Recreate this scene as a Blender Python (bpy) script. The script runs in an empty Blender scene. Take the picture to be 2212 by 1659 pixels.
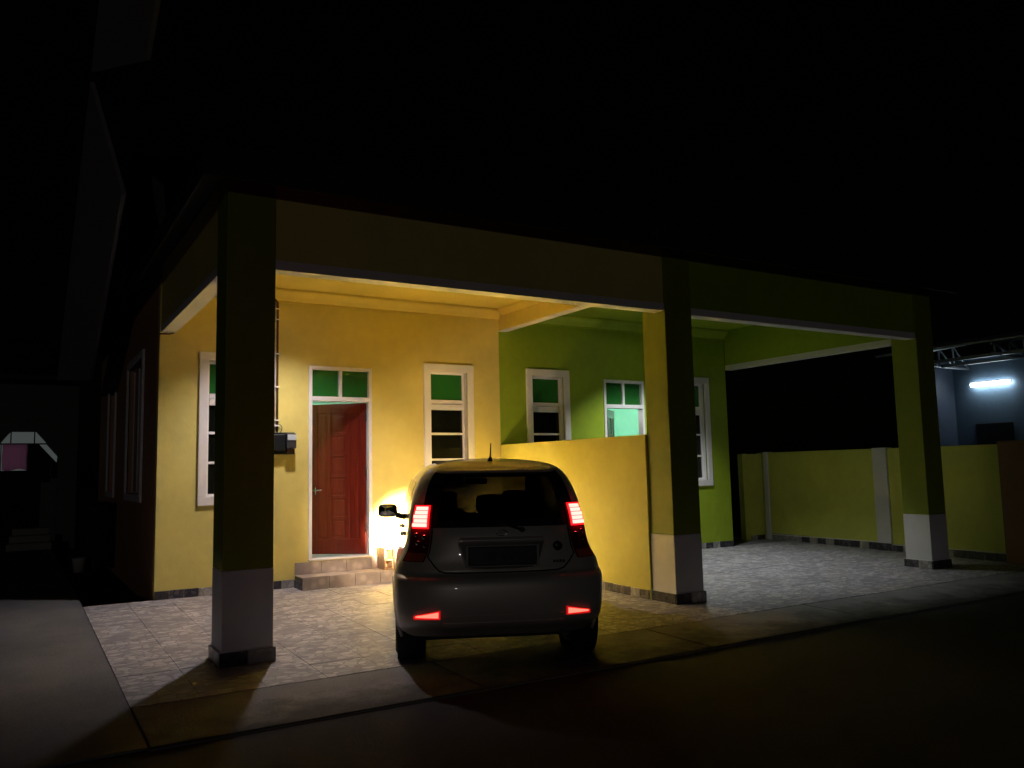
import bpy, bmesh, math, random
from mathutils import Matrix, Vector
random.seed(7)
R = math.radians
sc = bpy.context.scene
COL = sc.collection

# ------------------------------------------------------------------ camera
CAM = (-1.441, -6.888, 1.50)
YAW, PITCH, ROLL = 31.19, 5.93, -1.27
cd = bpy.data.cameras.new('camera'); cam = bpy.data.objects.new('camera', cd); COL.objects.link(cam)
cd.sensor_width = 36; cd.lens = 36 * 1772 / 2212; cd.clip_end = 2000; cd.clip_start = 0.05
cam.matrix_world = (Matrix.Translation(CAM) @ Matrix.Rotation(R(-YAW), 4, 'Z') @ Matrix.Rotation(R(90 + PITCH), 4, 'X')
                    @ Matrix.Rotation(R(ROLL), 4, 'Z'))
sc.camera = cam
# ------------------------------------------------------------------ night sky
w = bpy.data.worlds.new('World'); sc.world = w; w.use_nodes = True
nt = w.node_tree; nt.nodes.clear()
sky = nt.nodes.new('ShaderNodeTexSky'); sky.sky_type = 'NISHITA'; sky.sun_disc = False
sky.sun_elevation = R(4); sky.sun_rotation = R(180 + 42)
bg = nt.nodes.new('ShaderNodeBackground'); bg.inputs['Strength'].default_value = 0.00010
wo = nt.nodes.new('ShaderNodeOutputWorld')
nt.links.new(sky.outputs[0], bg.inputs[0]); nt.links.new(bg.outputs[0], wo.inputs[0])
# dim far light behind the camera (moon / street), only just lifts the unlit faces
sd = bpy.data.lights.new('moon', 'SUN'); sd.energy = 0.034; sd.angle = R(0.5); sd.color = (1, .92, .88)
so = bpy.data.objects.new('moon', sd); COL.objects.link(so)
so.rotation_euler = Vector((0.42, 0.87, -0.07)).to_track_quat('-Z', 'Y').to_euler()
# ------------------------------------------------------------------ film
sc.view_settings.view_transform = 'Standard'; sc.view_settings.look = 'None'
sc.view_settings.exposure = 0; sc.view_settings.gamma = 1; sc.view_settings.use_curve_mapping = False
sc.render.engine = 'CYCLES'
cy = sc.cycles
cy.use_denoising = True; cy.max_bounces = 8; cy.diffuse_bounces = 5; cy.glossy_bounces = 4
cy.transparent_max_bounces = 12; cy.sample_clamp_indirect = 60; cy.caustics_reflective = False; cy.caustics_refractive = False

HEAD_W = 48.0        # headlamp spill
HEAD_CORE = 4600.0     # headlamp core
HEAD_COL = (1.0, .775, .50)
ROOM1_E, ROOM2_E = 110.0, 260.0
PORCH_W = (250.0, 310.0)   # recessed porch lamps
NB_E = 24.0

# ------------------------------------------------------------------ materials
def nmat(name):
    m = bpy.data.materials.new(name); m.use_nodes = True
    return m, m.node_tree, m.node_tree.nodes['Principled BSDF']
def N(t, kind, **kw):
    n = t.nodes.new(kind)
    for k, v in kw.items():
        if k in n.inputs: n.inputs[k].default_value = v
        else: setattr(n, k, v)
    return n
def c4(c): return (c[0], c[1], c[2], 1)
def mix(t, fac, a, b, blend='MIX'):
    n = t.nodes.new('ShaderNodeMix'); n.data_type = 'RGBA'; n.blend_type = blend
    for s, v in ((0, fac), (6, a), (7, b)):
        if hasattr(v, 'type') and hasattr(v, 'is_linked'): t.links.new(v, n.inputs[s])
        else: n.inputs[s].default_value = v if s == 0 else c4(v)
    return n.outputs[2]
def ramp(t, fac, stops):
    n = t.nodes.new('ShaderNodeValToRGB'); t.links.new(fac, n.inputs[0])
    el = n.color_ramp.elements
    while len(el) < len(stops): el.new(.5)
    for e, (p, c) in zip(el, stops): e.position = p; e.color = c4(c) if len(c) == 3 else c
    return n.outputs[0]
def wpos(t): return N(t, 'ShaderNodeNewGeometry').outputs['Position']
def bump(t, b, h, strength, dist=.01):
    n = N(t, 'ShaderNodeBump'); n.inputs['Strength'].default_value = strength; n.inputs['Distance'].default_value = dist
    t.links.new(h, n.inputs['Height']); t.links.new(n.outputs[0], b.inputs['Normal'])
def paint(name, c, rough=.55, var=.10, bs=.12):
    m, t, b = nmat(name)
    p = wpos(t)
    n1 = N(t, 'ShaderNodeTexNoise', Scale=1.3, Detail=4.0, Roughness=.6); t.links.new(p, n1.inputs['Vector'])
    n2 = N(t, 'ShaderNodeTexNoise', Scale=110.0, Detail=3.0); t.links.new(p, n2.inputs['Vector'])
    n3 = N(t, 'ShaderNodeTexNoise', Scale=9.0, Detail=3.0); t.links.new(p, n3.inputs['Vector'])
    a = ramp(t, n1.outputs[0], [(.3, tuple(x * (1 - var) for x in c)), (.7, tuple(min(1, x * (1 + var * .6)) for x in c))])
    a = mix(t, .12, a, n3.outputs[0], 'OVERLAY')
    t.links.new(a, b.inputs['Base Color'])
    b.inputs['Roughness'].default_value = rough; b.inputs['Specular IOR Level'].default_value = .35
    hs = N(t, 'ShaderNodeMath', operation='MULTIPLY_ADD'); t.links.new(n3.outputs[0], hs.inputs[0]); hs.inputs[1].default_value = 2.5; t.links.new(n2.outputs[0], hs.inputs[2])
    bump(t, b, hs.outputs[0], bs * 1.6, .004)
    return m
def plain(name, c, rough=.5, metal=0.0, coat=0.0, spec=.5):
    m, t, b = nmat(name)
    b.inputs['Base Color'].default_value = c4(c); b.inputs['Roughness'].default_value = rough
    b.inputs['Metallic'].default_value = metal; b.inputs['Coat Weight'].default_value = coat
    b.inputs['Coat Roughness'].default_value = .04; b.inputs['Specular IOR Level'].default_value = spec
    return m
def emit(name, c, s, base=(.1, .1, .1)):
    m, t, b = nmat(name)
    b.inputs['Base Color'].default_value = c4(base); b.inputs['Emission Color'].default_value = c4(c)
    b.inputs['Emission Strength'].default_value = s; b.inputs['Roughness'].default_value = .2
    return m

M = {}
M['yellow'] = paint('yellow_paint', (.74, .62, .19))
M['ceil_y'] = paint('yellow_ceiling_paint', (.76, .60, .15), var=.05)
M['lemon'] = paint('lemon_paint', (.60, .55, .115))
M['fence'] = paint('lime_yellow_paint', (.60, .62, .12))
M['green'] = paint('lime_paint', (.31, .42, .025))
M['colgreen'] = paint('olive_green_paint', (.23, .27, .02))
M['ceil_g'] = paint('lime_ceiling_paint', (.34, .46, .03), var=.05)
M['white'] = paint('white_paint', (.80, .76, .77), rough=.45, var=.05)
M['colwhite'] = paint('white_base_paint', (.70, .67, .70), rough=.5, var=.08)
M['orange'] = paint('burnt_orange_paint', (.46, .25, .14))
M['tan'] = paint('tan_paint', (.24, .13, .06))
M['mint'] = paint('mint_paint', (.20, .52, .36), var=.04)
M['fascia'] = plain('dark_fascia', (.014, .012, .010), .7)
M['roof'] = paint('roof_sheet', (.035, .03, .03), rough=.6)
M['verge'] = paint('grey_verge_paint', (.26, .245, .24))
M['dark'] = plain('dark_rubber', (.012, .012, .012), .7)
M['black'] = plain('black_plastic', (.015, .015, .016), .35)
M['steel'] = plain('galvanised_steel', (.30, .32, .34), .45, .7)
M['chrome'] = plain('chrome', (.6, .6, .6), .18, 1.0)
M['nbwall'] = paint('blue_grey_plaster', (.12, .18, .25))
M['nbdark'] = paint('neighbour_plaster', (.09, .095, .085))
M['soil'] = paint('dry_leaf_litter', (.05, .04, .03))

# wood (red-brown lacquered door)
def wood(name, c1, c2, rough, coat):
    m, t, b = nmat(name)
    tc = N(t, 'ShaderNodeTexCoord'); mp = N(t, 'ShaderNodeMapping'); mp.inputs['Scale'].default_value = (14, 14, 1.2)
    t.links.new(tc.outputs['Object'], mp.inputs[0])
    n = N(t, 'ShaderNodeTexNoise', Scale=3.0, Detail=5.0, Distortion=.6); t.links.new(mp.outputs[0], n.inputs['Vector'])
    t.links.new(ramp(t, n.outputs[0], [(.3, c1), (.7, c2)]), b.inputs['Base Color'])
    b.inputs['Roughness'].default_value = rough; b.inputs['Coat Weight'].default_value = coat; b.inputs['Coat Roughness'].default_value = .12
    bump(t, b, n.outputs[0], .06, .003)
    return m
M['door'] = wood('red_lacquered_wood', (.10, .0075, .003), (.17, .014, .005), .35, .5)
M['crate'] = wood('raw_wood', (.30, .17, .09), (.45, .28, .16), .7, 0)

# pebble-print tile
def tile_mat(name, cols, grey=1.0, rough=.32):
    m, t, b = nmat(name)
    p = wpos(t)
    mp = N(t, 'ShaderNodeMapping'); mp.inputs['Scale'].default_value = (11, 15, 11); t.links.new(p, mp.inputs[0])
    v = N(t, 'ShaderNodeTexVoronoi'); v.inputs['Scale'].default_value = 1.0; v.feature = 'SMOOTH_F1'; v.inputs['Smoothness'].default_value = .35
    t.links.new(mp.outputs[0], v.inputs['Vector'])
    v2 = N(t, 'ShaderNodeTexVoronoi'); v2.feature = 'DISTANCE_TO_EDGE'; t.links.new(mp.outputs[0], v2.inputs['Vector'])
    v2.inputs['Scale'].default_value = 1.0
    n = N(t, 'ShaderNodeTexNoise', Scale=30.0, Detail=4.0); t.links.new(p, n.inputs['Vector'])
    sep = N(t, 'ShaderNodeSeparateColor'); t.links.new(v.outputs['Color'], sep.inputs[0])
    peb = ramp(t, sep.outputs[0], cols)
    oi = N(t, 'ShaderNodeObjectInfo')
    shade = ramp(t, oi.outputs['Random'], [(0, (.78, .78, .78)), (1, (1.0, 1.0, 1.0))])
    peb = mix(t, .35, peb, n.outputs[0], 'OVERLAY')
    peb = mix(t, 1.0, peb, shade, 'MULTIPLY')
    e = ramp(t, v2.outputs['Distance'], [(.02, (0, 0, 0)), (.10, (1, 1, 1))])
    col = mix(t, e, tuple(x * .9 for x in cols[0][1]), peb)
    t.links.new(col, b.inputs['Base Color'])
    b.inputs['Roughness'].default_value = rough
    rr = ramp(t, n.outputs[0], [(.3, (rough * .8,) * 3), (.7, (min(1, rough * 1.5),) * 3)])
    t.links.new(rr, b.inputs['Roughness'])
    bump(t, b, e, .15, .002)
    return m
M['tile'] = tile_mat('pebble_print_floor_tile', [(0, (.28, .255, .285)), (.35, (.37, .34, .375)), (.6, (.48, .445, .48)), (1, (.60, .56, .585))], rough=.55)
def spot_tile(name, base, spot):
    m, t, b = nmat(name); p = wpos(t)
    v = N(t, 'ShaderNodeTexVoronoi'); v.feature = 'F1'; v.inputs['Scale'].default_value = 8.0; t.links.new(p, v.inputs['Vector'])
    n = N(t, 'ShaderNodeTexNoise', Scale=14.0, Detail=4.0); t.links.new(p, n.inputs['Vector'])
    f = ramp(t, v.outputs['Distance'], [(.20, (1, 1, 1)), (.48, (0, 0, 0))])
    bs_ = ramp(t, n.outputs[0], [(.3, tuple(x * .82 for x in base)), (.7, base)])
    t.links.new(mix(t, f, bs_, spot), b.inputs['Base Color'])
    b.inputs['Roughness'].default_value = .35
    return m
M['step'] = spot_tile('step_tile', (.42, .345, .33), (.52, .44, .42))
M['sk_d'] = tile_mat('dark_skirting_tile', [(0, (.035, .03, .045)), (.6, (.07, .06, .08)), (1, (.14, .12, .14))], rough=.3)
M['sk_p'] = tile_mat('pale_skirting_tile', [(0, (.30, .28, .27)), (.6, (.42, .39, .38)), (1, (.55, .52, .50))], rough=.3)
M['grout'] = plain('cement_grout', (.16, .15, .145), .85)

def ground(name, c1, c2, sp, rough=.9):
    m, t, b = nmat(name)
    p = wpos(t)
    n1 = N(t, 'ShaderNodeTexNoise', Scale=.8, Detail=6.0, Roughness=.65); t.links.new(p, n1.inputs['Vector'])
    n2 = N(t, 'ShaderNodeTexNoise', Scale=70.0, Detail=3.0); t.links.new(p, n2.inputs['Vector'])
    a = ramp(t, n1.outputs[0], [(.3, c1), (.7, c2)])
    a = mix(t, sp, a, n2.outputs[0], 'OVERLAY')
    t.links.new(a, b.inputs['Base Color']); b.inputs['Roughness'].default_value = rough
    bump(t, b, n2.outputs[0], .5, .006)
    return m
M['asphalt'] = ground('worn_asphalt', (.017, .0175, .025), (.040, .040, .054), .6)
M['concrete'] = ground('apron_concrete', (.13, .125, .135), (.22, .21, .22), .4, .85)
m, t, b = nmat('fading_apron_concrete'); p = wpos(t)
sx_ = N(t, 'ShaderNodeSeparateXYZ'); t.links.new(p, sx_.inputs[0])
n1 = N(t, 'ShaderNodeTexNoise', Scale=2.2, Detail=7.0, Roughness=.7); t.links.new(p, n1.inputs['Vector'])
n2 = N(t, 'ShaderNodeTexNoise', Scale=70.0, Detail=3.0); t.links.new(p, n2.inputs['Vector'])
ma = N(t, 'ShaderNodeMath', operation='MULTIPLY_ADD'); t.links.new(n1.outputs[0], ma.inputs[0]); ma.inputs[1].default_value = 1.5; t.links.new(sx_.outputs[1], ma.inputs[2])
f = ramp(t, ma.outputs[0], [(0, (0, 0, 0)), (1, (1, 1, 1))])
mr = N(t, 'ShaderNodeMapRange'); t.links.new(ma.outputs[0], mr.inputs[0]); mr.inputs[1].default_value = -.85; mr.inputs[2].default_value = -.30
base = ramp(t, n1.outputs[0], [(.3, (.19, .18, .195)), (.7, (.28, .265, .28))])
cl_ = mix(t, mr.outputs[0], (.055, .052, .058), base)  # concrete tone drops unevenly to a dark grey towards the road edge
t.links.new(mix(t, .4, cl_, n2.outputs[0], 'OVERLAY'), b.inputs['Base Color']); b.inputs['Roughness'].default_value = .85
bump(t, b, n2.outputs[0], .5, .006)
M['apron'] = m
M['lane'] = ground('side_lane_concrete', (.10, .095, .105), (.19, .18, .19), .5, .9)

# glass
def pane_green(name, c, tr):
    m, t, b = nmat(name)
    b.inputs['Base Color'].default_value = c4(c); b.inputs['Roughness'].default_value = .18
    tl = N(t, 'ShaderNodeBsdfTranslucent'); tl.inputs[0].default_value = c4(c)
    ms = N(t, 'ShaderNodeMixShader'); ms.inputs[0].default_value = tr
    out = [n for n in t.nodes if n.type == 'OUTPUT_MATERIAL'][0]
    t.links.new(b.outputs[0], ms.inputs[1]); t.links.new(tl.outputs[0], ms.inputs[2]); t.links.new(ms.outputs[0], out.inputs[0])
    return m
M['greenglass'] = pane_green('green_tinted_glass', (.026, .165, .03), .02)
M['darkglass'] = plain('dark_tinted_glass', (.006, .007, .005), .10, spec=.35)
def tint(name, tcol, rough=.03, fac=.88):
    m, t, b = nmat(name)
    b.inputs['Base Color'].default_value = (.004, .004, .004, 1); b.inputs['Roughness'].default_value = rough
    tr = N(t, 'ShaderNodeBsdfTransparent'); tr.inputs[0].default_value = c4(tcol)
    ms = N(t, 'ShaderNodeMixShader'); ms.inputs[0].default_value = fac
    out = [n for n in t.nodes if n.type == 'OUTPUT_MATERIAL'][0]
    t.links.new(b.outputs[0], ms.inputs[1]); t.links.new(tr.outputs[0], ms.inputs[2]); t.links.new(ms.outputs[0], out.inputs[0])
    return m
M['reartint'] = tint('tinted_rear_glass', (.005, .0045, .004))
M['wind'] = tint('windscreen_glass', (.75, .78, .76))
M['meterglass'] = plain('meter_glass', (.05, .05, .06), .12, spec=.9)

# ------------------------------------------------------------------ mesh helpers
class MB:
    def __init__(s): s.v = []; s.f = []; s.m = []; s.sm = []
    def add(s, vs, fs, mi=0, smooth=False):
        o = len(s.v); s.v += [tuple(p) for p in vs]
        for f in fs: s.f.append(tuple(i + o for i in f)); s.m.append(mi); s.sm.append(smooth)
        return s
    def box(s, x0, x1, y0, y1, z0, z1, mi=0):
        vs = [(x, y, z) for z in (z0, z1) for y in (y0, y1) for x in (x0, x1)]
        return s.add(vs, [(0, 2, 3, 1), (4, 5, 7, 6), (0, 1, 5, 4), (2, 6, 7, 3), (0, 4, 6, 2), (1, 3, 7, 5)], mi)
    def prism(s, poly, a0, a1, axis='y', mi=0):
        def P(u, v, a): return {'y': (u, a, v), 'x': (a, u, v), 'z': (u, v, a)}[axis]
        n = len(poly)
        vs = [P(u, v, a0) for u, v in poly] + [P(u, v, a1) for u, v in poly]
        fs = [tuple(range(n)), tuple(range(2 * n - 1, n - 1, -1))] + [(i, (i + 1) % n, n + (i + 1) % n, n + i) for i in range(n)]
        return s.add(vs, fs, mi)
    def tube(s, path, r, n=10, mi=0, cap=True):
        path = [Vector(p) for p in path]; vs = []; fs = []
        rr = r if isinstance(r, (list, tuple)) else [r] * len(path)
        up = None
        for i, p in enumerate(path):
            d = (path[min(i + 1, len(path) - 1)] - path[max(i - 1, 0)]).normalized()
            if up is None:
                up = Vector((0, 0, 1)) if abs(d.z) < .9 else Vector((1, 0, 0))
            a = d.cross(up).normalized(); b = a.cross(d).normalized(); up = b
            for k in range(n):
                t = 2 * math.pi * k / n
                vs.append(p + (a * math.cos(t) + b * math.sin(t)) * rr[i])
        for i in range(len(path) - 1):
            for k in range(n): fs.append((i * n + k, i * n + (k + 1) % n, (i + 1) * n + (k + 1) % n, (i + 1) * n + k))
        s.add(vs, fs, mi, True)
        if cap:
            o = len(s.v) - len(vs)
            s.f.append(tuple(o + k for k in range(n - 1, -1, -1))); s.m.append(mi); s.sm.append(False)
            s.f.append(tuple(o + (len(path) - 1) * n + k for k in range(n))); s.m.append(mi); s.sm.append(False)
        return s
    def lathe(s, prof, c, axis='x', n=40, mi=0):
        vs = []; fs = []
        for (r, a) in prof:
            for k in range(n):
                t = 2 * math.pi * k / n; u, v = r * math.cos(t), r * math.sin(t)
                vs.append({'x': (c[0] + a, c[1] + u, c[2] + v), 'y': (c[0] + u, c[1] + a, c[2] + v), 'z': (c[0] + u, c[1] + v, c[2] + a)}[axis])
        for i in range(len(prof) - 1):
            for k in range(n): fs.append((i * n + k, i * n + (k + 1) % n, (i + 1) * n + (k + 1) % n, (i + 1) * n + k))
        return s.add(vs, fs, mi, True)
    def grid(s, fn, nu, nv, mi=0, smooth=True, mfn=None):
        vs = [fn(i / nu, j / nv) for j in range(nv + 1) for i in range(nu + 1)]
        o = len(s.v); s.v += [tuple(p) for p in vs]
        for j in range(nv):
            for i in range(nu):
                a = o + j * (nu + 1) + i
                s.f.append((a, a + 1, a + nu + 2, a + nu + 1)); s.m.append(mfn(i, j) if mfn else mi); s.sm.append(smooth)
        return s
    def mesh(s, name, mats):
        me = bpy.data.meshes.new(name); me.from_pydata(s.v, [], s.f)
        for m in (mats if isinstance(mats, (list, tuple)) else [mats]): me.materials.append(m)
        me.polygons.foreach_set('material_index', s.m); me.polygons.foreach_set('use_smooth', s.sm)
        bm = bmesh.new(); bm.from_mesh(me); bmesh.ops.recalc_face_normals(bm, faces=bm.faces); bm.to_mesh(me); bm.free()
        me.update(); return me
    def build(s, name, mats, parent=None, bev=0, solid=0):
        return link(name, s.mesh(name, mats), parent, bev, solid)
OFF = {}
def link(name, me, parent=None, bev=0, solid=0, loc=None):
    o = bpy.data.objects.new(name, me); COL.objects.link(o)
    if parent is not None:
        o.parent = parent; o.location = -OFF.get(parent.name, Vector((0, 0, 0)))
    if loc is not None: o.location = o.location + Vector(loc)
    OFF[o.name] = Vector((0, 0, 0)) if loc is None else Vector(loc)
    if solid:
        md = o.modifiers.new('thickness', 'SOLIDIFY'); md.thickness = solid; md.offset = -1
    if bev:
        md = o.modifiers.new('bevel', 'BEVEL'); md.width = bev; md.segments = 2; md.limit_method = 'ANGLE'
    return o
def tag(o, label, cat, group=None):
    o['label'] = label; o['category'] = cat
    if group: o['group'] = group
    return o
def thing(name, label, cat, loc, group=None):
    o = bpy.data.objects.new(name, None); COL.objects.link(o); o.location = loc; o.empty_display_size = .3
    OFF[o.name] = Vector(loc); return tag(o, label, cat, group)
def struct(o): o['kind'] = 'structure'; return o

SL = .018                                  # the porch floor falls towards the road
def fz(y): return SL * y

# ------------------------------------------------------------------ the setting
ga = MB().grid(lambda u, v: (-150 + 300 * u, -150 + 300 * v, -.05), 30, 30, smooth=False)
struct(ga.build('road', M['asphalt']))
lane = struct(MB().prism([(-1.62, -.3), (24, -.3), (24, fz(4.0) - .006), (4.0, fz(4.0) - .006), (-1.62, fz(-1.62) - .006)], -7.5, -.737, 'x').build('side_lane', M['lane']))
ap = struct(MB().box(-.735, 12.5, -1.66, -.76, -.25, -.04).build('apron', M['grout']))
k = 0
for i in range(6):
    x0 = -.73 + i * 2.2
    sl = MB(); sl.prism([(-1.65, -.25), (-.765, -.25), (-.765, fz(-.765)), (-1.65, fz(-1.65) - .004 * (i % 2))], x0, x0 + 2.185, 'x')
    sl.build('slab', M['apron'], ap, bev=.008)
pf = MB(); pf.prism([(-.76, -.3), (3.70, -.3), (3.70, fz(3.7) - .012), (-.76, fz(-.76) - .012)], -.735, 10.94, 'x')
floor = struct(pf.build('porch_floor', M['grout']))
NX, NY = 26, 10
TX, TY = (10.94 + .735) / NX, (3.70 + .755) / NY
tm = MB().box(-TX / 2 + .0015, TX / 2 - .0015, -TY / 2 + .0015, TY / 2 - .0015, -.012, 0).mesh('floor_tile', M['tile'])
for j in range(NY):
    for i in range(NX):
        cx, cyy = -.735 + TX * (i + .5), -.755 + TY * (j + .5)
        o = link('floor_tile', tm, floor, loc=(cx, cyy, fz(cyy) + random.uniform(-.0012, .0012)))
        o.rotation_euler = (SL + random.uniform(-.001, .001), random.uniform(-.001, .001), 0)
# ------------------------------------------------------------------ the house
WC, WD = .402, .388
X1, X2 = 4.759, 9.449
ZB, YB, ZD, ZC = 3.238, 3.685, 1.864, 3.90
house = thing('house', 'single-storey pair of yellow and lime green houses with a pillared car porch', 'house', (4.7, 3.7, 0))

def wall_holes(x0, x1, z0, z1, y0, y1, holes, mb=None, mi=0):
    mb = mb or MB()
    xs = sorted({x0, x1, *[h[0] for h in holes], *[h[1] for h in holes]})
    zs = sorted({z0, z1, *[h[2] for h in holes], *[h[3] for h in holes]})
    def solid(i, j):
        if not (0 <= i < len(xs) - 1 and 0 <= j < len(zs) - 1): return False
        cx, cz = (xs[i] + xs[i + 1]) / 2, (zs[j] + zs[j + 1]) / 2
        return not any(h[0] < cx < h[1] and h[2] < cz < h[3] for h in holes)
    for i in range(len(xs) - 1):
        for j in range(len(zs) - 1):
            if not solid(i, j): continue
            a, b, c, d = xs[i], xs[i + 1], zs[j], zs[j + 1]
            mb.add([(a, y0, c), (b, y0, c), (b, y0, d), (a, y0, d)], [(0, 1, 2, 3)], mi)
            mb.add([(a, y1, c), (b, y1, c), (b, y1, d), (a, y1, d)], [(3, 2, 1, 0)], mi)
            if not solid(i - 1, j): mb.add([(a, y0, c), (a, y1, c), (a, y1, d), (a, y0, d)], [(0, 1, 2, 3)], mi)
            if not solid(i + 1, j): mb.add([(b, y0, c), (b, y1, c), (b, y1, d), (b, y0, d)], [(3, 2, 1, 0)], mi)
            if not solid(i, j - 1): mb.add([(a, y0, c), (b, y0, c), (b, y1, c), (a, y1, c)], [(0, 1, 2, 3)], mi)
            if not solid(i, j + 1): mb.add([(a, y0, d), (b, y0, d), (b, y1, d), (a, y1, d)], [(3, 2, 1, 0)], mi)
    return mb

WINS_Y = [(.46, 1.262), (3.486, 4.288)]
WINS_G = [(5.206, 6.008), (8.215, 9.012)]
WZ0, WZ1, TW = 1.14, 3.03, .107
D1 = (1.83, 2.71); D2 = (6.69, 7.535); DZ0, DZ1 = .385, 2.92
def hole(wn): return (wn[0] + TW, wn[1] - TW, WZ0 + TW, WZ1 - TW)
wy = wall_holes(0, 4.74, -.2, ZC, YB, YB + .15, [hole(a) for a in WINS_Y] + [(D1[0], D1[1], DZ0, DZ1)])
wall_y = wy.build('wall', M['yellow'], house); wall_y['label'] = 'yellow front wall of the left house'
wg = wall_holes(4.7402, X2 + .002, -.2, ZC, YB, YB + .15, [hole(a) for a in WINS_G] + [(D2[0], D2[1], DZ0, DZ1)])
wall_g = wg.build('wall', M['green'], house); wall_g['label'] = 'lime green front wall of the right house'
# side and rear walls
sw = MB()
def xwall(mb, x0, x1, y0, y1, z0, z1, holes):
    t = wall_holes(y0, y1, z0, z1, x0, x1, holes); mb.add([(p[1], p[0], p[2]) for p in t.v], t.f)
xwall(sw, 0, .15, YB + .1505, 11.6, -.3, ZC, [(5.1, 6.75, 1.27, 3.12), (8.6, 9.7, 1.27, 3.12)])
wall_s = sw.build('wall', M['orange'], house); wall_s['label'] = 'burnt orange side wall'
rw = MB().box(.151, 9.299, 11.45, 11.6, -.3, ZC)
rw.build('wall', M['yellow'], house)
ew = MB().box(9.30, 9.45, YB + .1505, 11.6, -.3, ZC); ew.build('wall', M['green'], house)

def yskirt(parent, xa, xb, y, tw=.165, proud=.012, h=.10, face=-1, zf=fz):
    n = max(1, round((xb - xa) / tw)); d = (xb - xa) / n
    for i in range(n):
        m = M['sk_d'] if (i % 2 == 0) != (random.random() < .22) else M['sk_p']
        a, b = xa + i * d + .002, xa + (i + 1) * d - .002
        z = zf(y)
        MB().box(a, b, min(y, y + face * proud), max(y, y + face * proud), z - .01, z + h + random.uniform(-.002, .002)).build('tile', m, parent, bev=.0025)
def xskirt(parent, ya, yb_, x, tw=.165, proud=.012, h=.10, face=-1):
    n = max(1, round((yb_ - ya) / tw)); d = (yb_ - ya) / n
    for i in range(n):
        m = M['sk_d'] if (i % 2 == 0) != (random.random() < .22) else M['sk_p']
        a, b = ya + i * d + .002, ya + (i + 1) * d - .002
        z = fz((a + b) / 2)
        MB().box(min(x, x + face * proud), max(x, x + face * proud), a, b, z - .01, z + h + random.uniform(-.002, .002)).build('tile', m, parent, bev=.0025)
yskirt(wall_y, 0, 1.655, YB)
yskirt(wall_y, 3.02, 4.72, YB)
yskirt(wall_g, 4.89, 6.45, YB); yskirt(wall_g, 7.8, X2, YB)

# windows
def window(xa, xb):
    t = MB()
    y0, y1 = YB - .03, YB + .02
    t.box(xa, xb, y0, y1, WZ1 - TW, WZ1); t.box(xa, xb, y0, y1, WZ0, WZ0 + TW)
    t.box(xa, xa + TW, y0, y1, WZ0 + TW, WZ1 - TW); t.box(xb - TW, xb, y0, y1, WZ0 + TW, WZ1 - TW)
    win = t.build('window', M['white'], house, bev=.006)
    a, b, c, d = xa + TW + .001, xb - TW - .001, WZ0 + TW + .001, WZ1 - TW - .001
    g0, g1 = YB + .085, YB + .135
    f = MB(); fw = .03
    f.box(a, b, g0, g1, d - fw, d); f.box(a, b, g0, g1, c, c + fw)
    f.box(a, a + fw, g0, g1, c + fw, d - fw); f.box(b - fw, b, g0, g1, c + fw, d - fw)
    f.box(a + fw, b - fw, g0 - .006, g1, 2.46, 2.52); f.box(a + fw, b - fw, g0 - .02, g1, 2.375, 2.455)
    f.build('frame', M['white'], win, bev=.003)
    rv = MB(); rv.box(a - .0, a + .006, YB + .021, g0 - .001, c, d); rv.box(b - .006, b, YB + .021, g0 - .001, c, d)
    rv.box(a + .007, b - .007, YB + .021, g0 - .001, d - .006, d); rv.box(a + .007, b - .007, YB + .021, g0 - .001, c, c + .006)
    rv.build('reveal', M['white'], win)
    MB().box(a + fw, b - fw, g0 + .018, g0 + .026, 2.522, d - fw).build('pane', M['greenglass'], win)['label'] = 'green tinted upper pane'
    zz = [2.373, 2.03, 1.66, c + fw]
    for i in range(3):
        MB().box(a + fw, b - fw, g0 + .018, g0 + .026, zz[i + 1] + (.016 if i < 2 else 0), zz[i] - (.016 if i else 0)).build('pane', M['darkglass'], win)
        if i < 2: MB().box(a + fw, b - fw, g0 - .004, g0 + .04, zz[i + 1] - .016, zz[i + 1] + .016).build('muntin', M['white'], win, bev=.002)
    return win
for a in WINS_Y + WINS_G: window(*a)
# side windows
for (ya, yb_) in ((5.1, 6.75), (8.6, 9.7)):
    z0, z1 = 1.27, 3.12
    t = MB(); t.box(-.03, .02, ya - .1, yb_ + .1, z1, z1 + .1); t.box(-.03, .02, ya - .1, yb_ + .1, z0 - .1, z0)
    t.box(-.03, .02, ya - .1, ya, z0, z1); t.box(-.03, .02, yb_, yb_ + .1, z0, z1)
    win = t.build('window', M['white'], house, bev=.006)
    n = 3 if yb_ - ya > 1.4 else 2
    for i in range(n):
        p, q = ya + (yb_ - ya) * i / n, ya + (yb_ - ya) * (i + 1) / n
        MB().box(.08, .09, p + .02, q - .02, z0 + .02, z1 - .02).build('pane', M['darkglass'], win)
        f = MB(); f.box(.07, .10, p + .001, p + .02, z0, z1); f.box(.07, .10, q - .02, q - .001, z0, z1)
        f.box(.07, .10, p + .02, q - .02, z0, z0 + .02); f.box(.07, .10, p + .02, q - .02, z1 - .02, z1)
        f.build('frame', M['white'], win)

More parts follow.
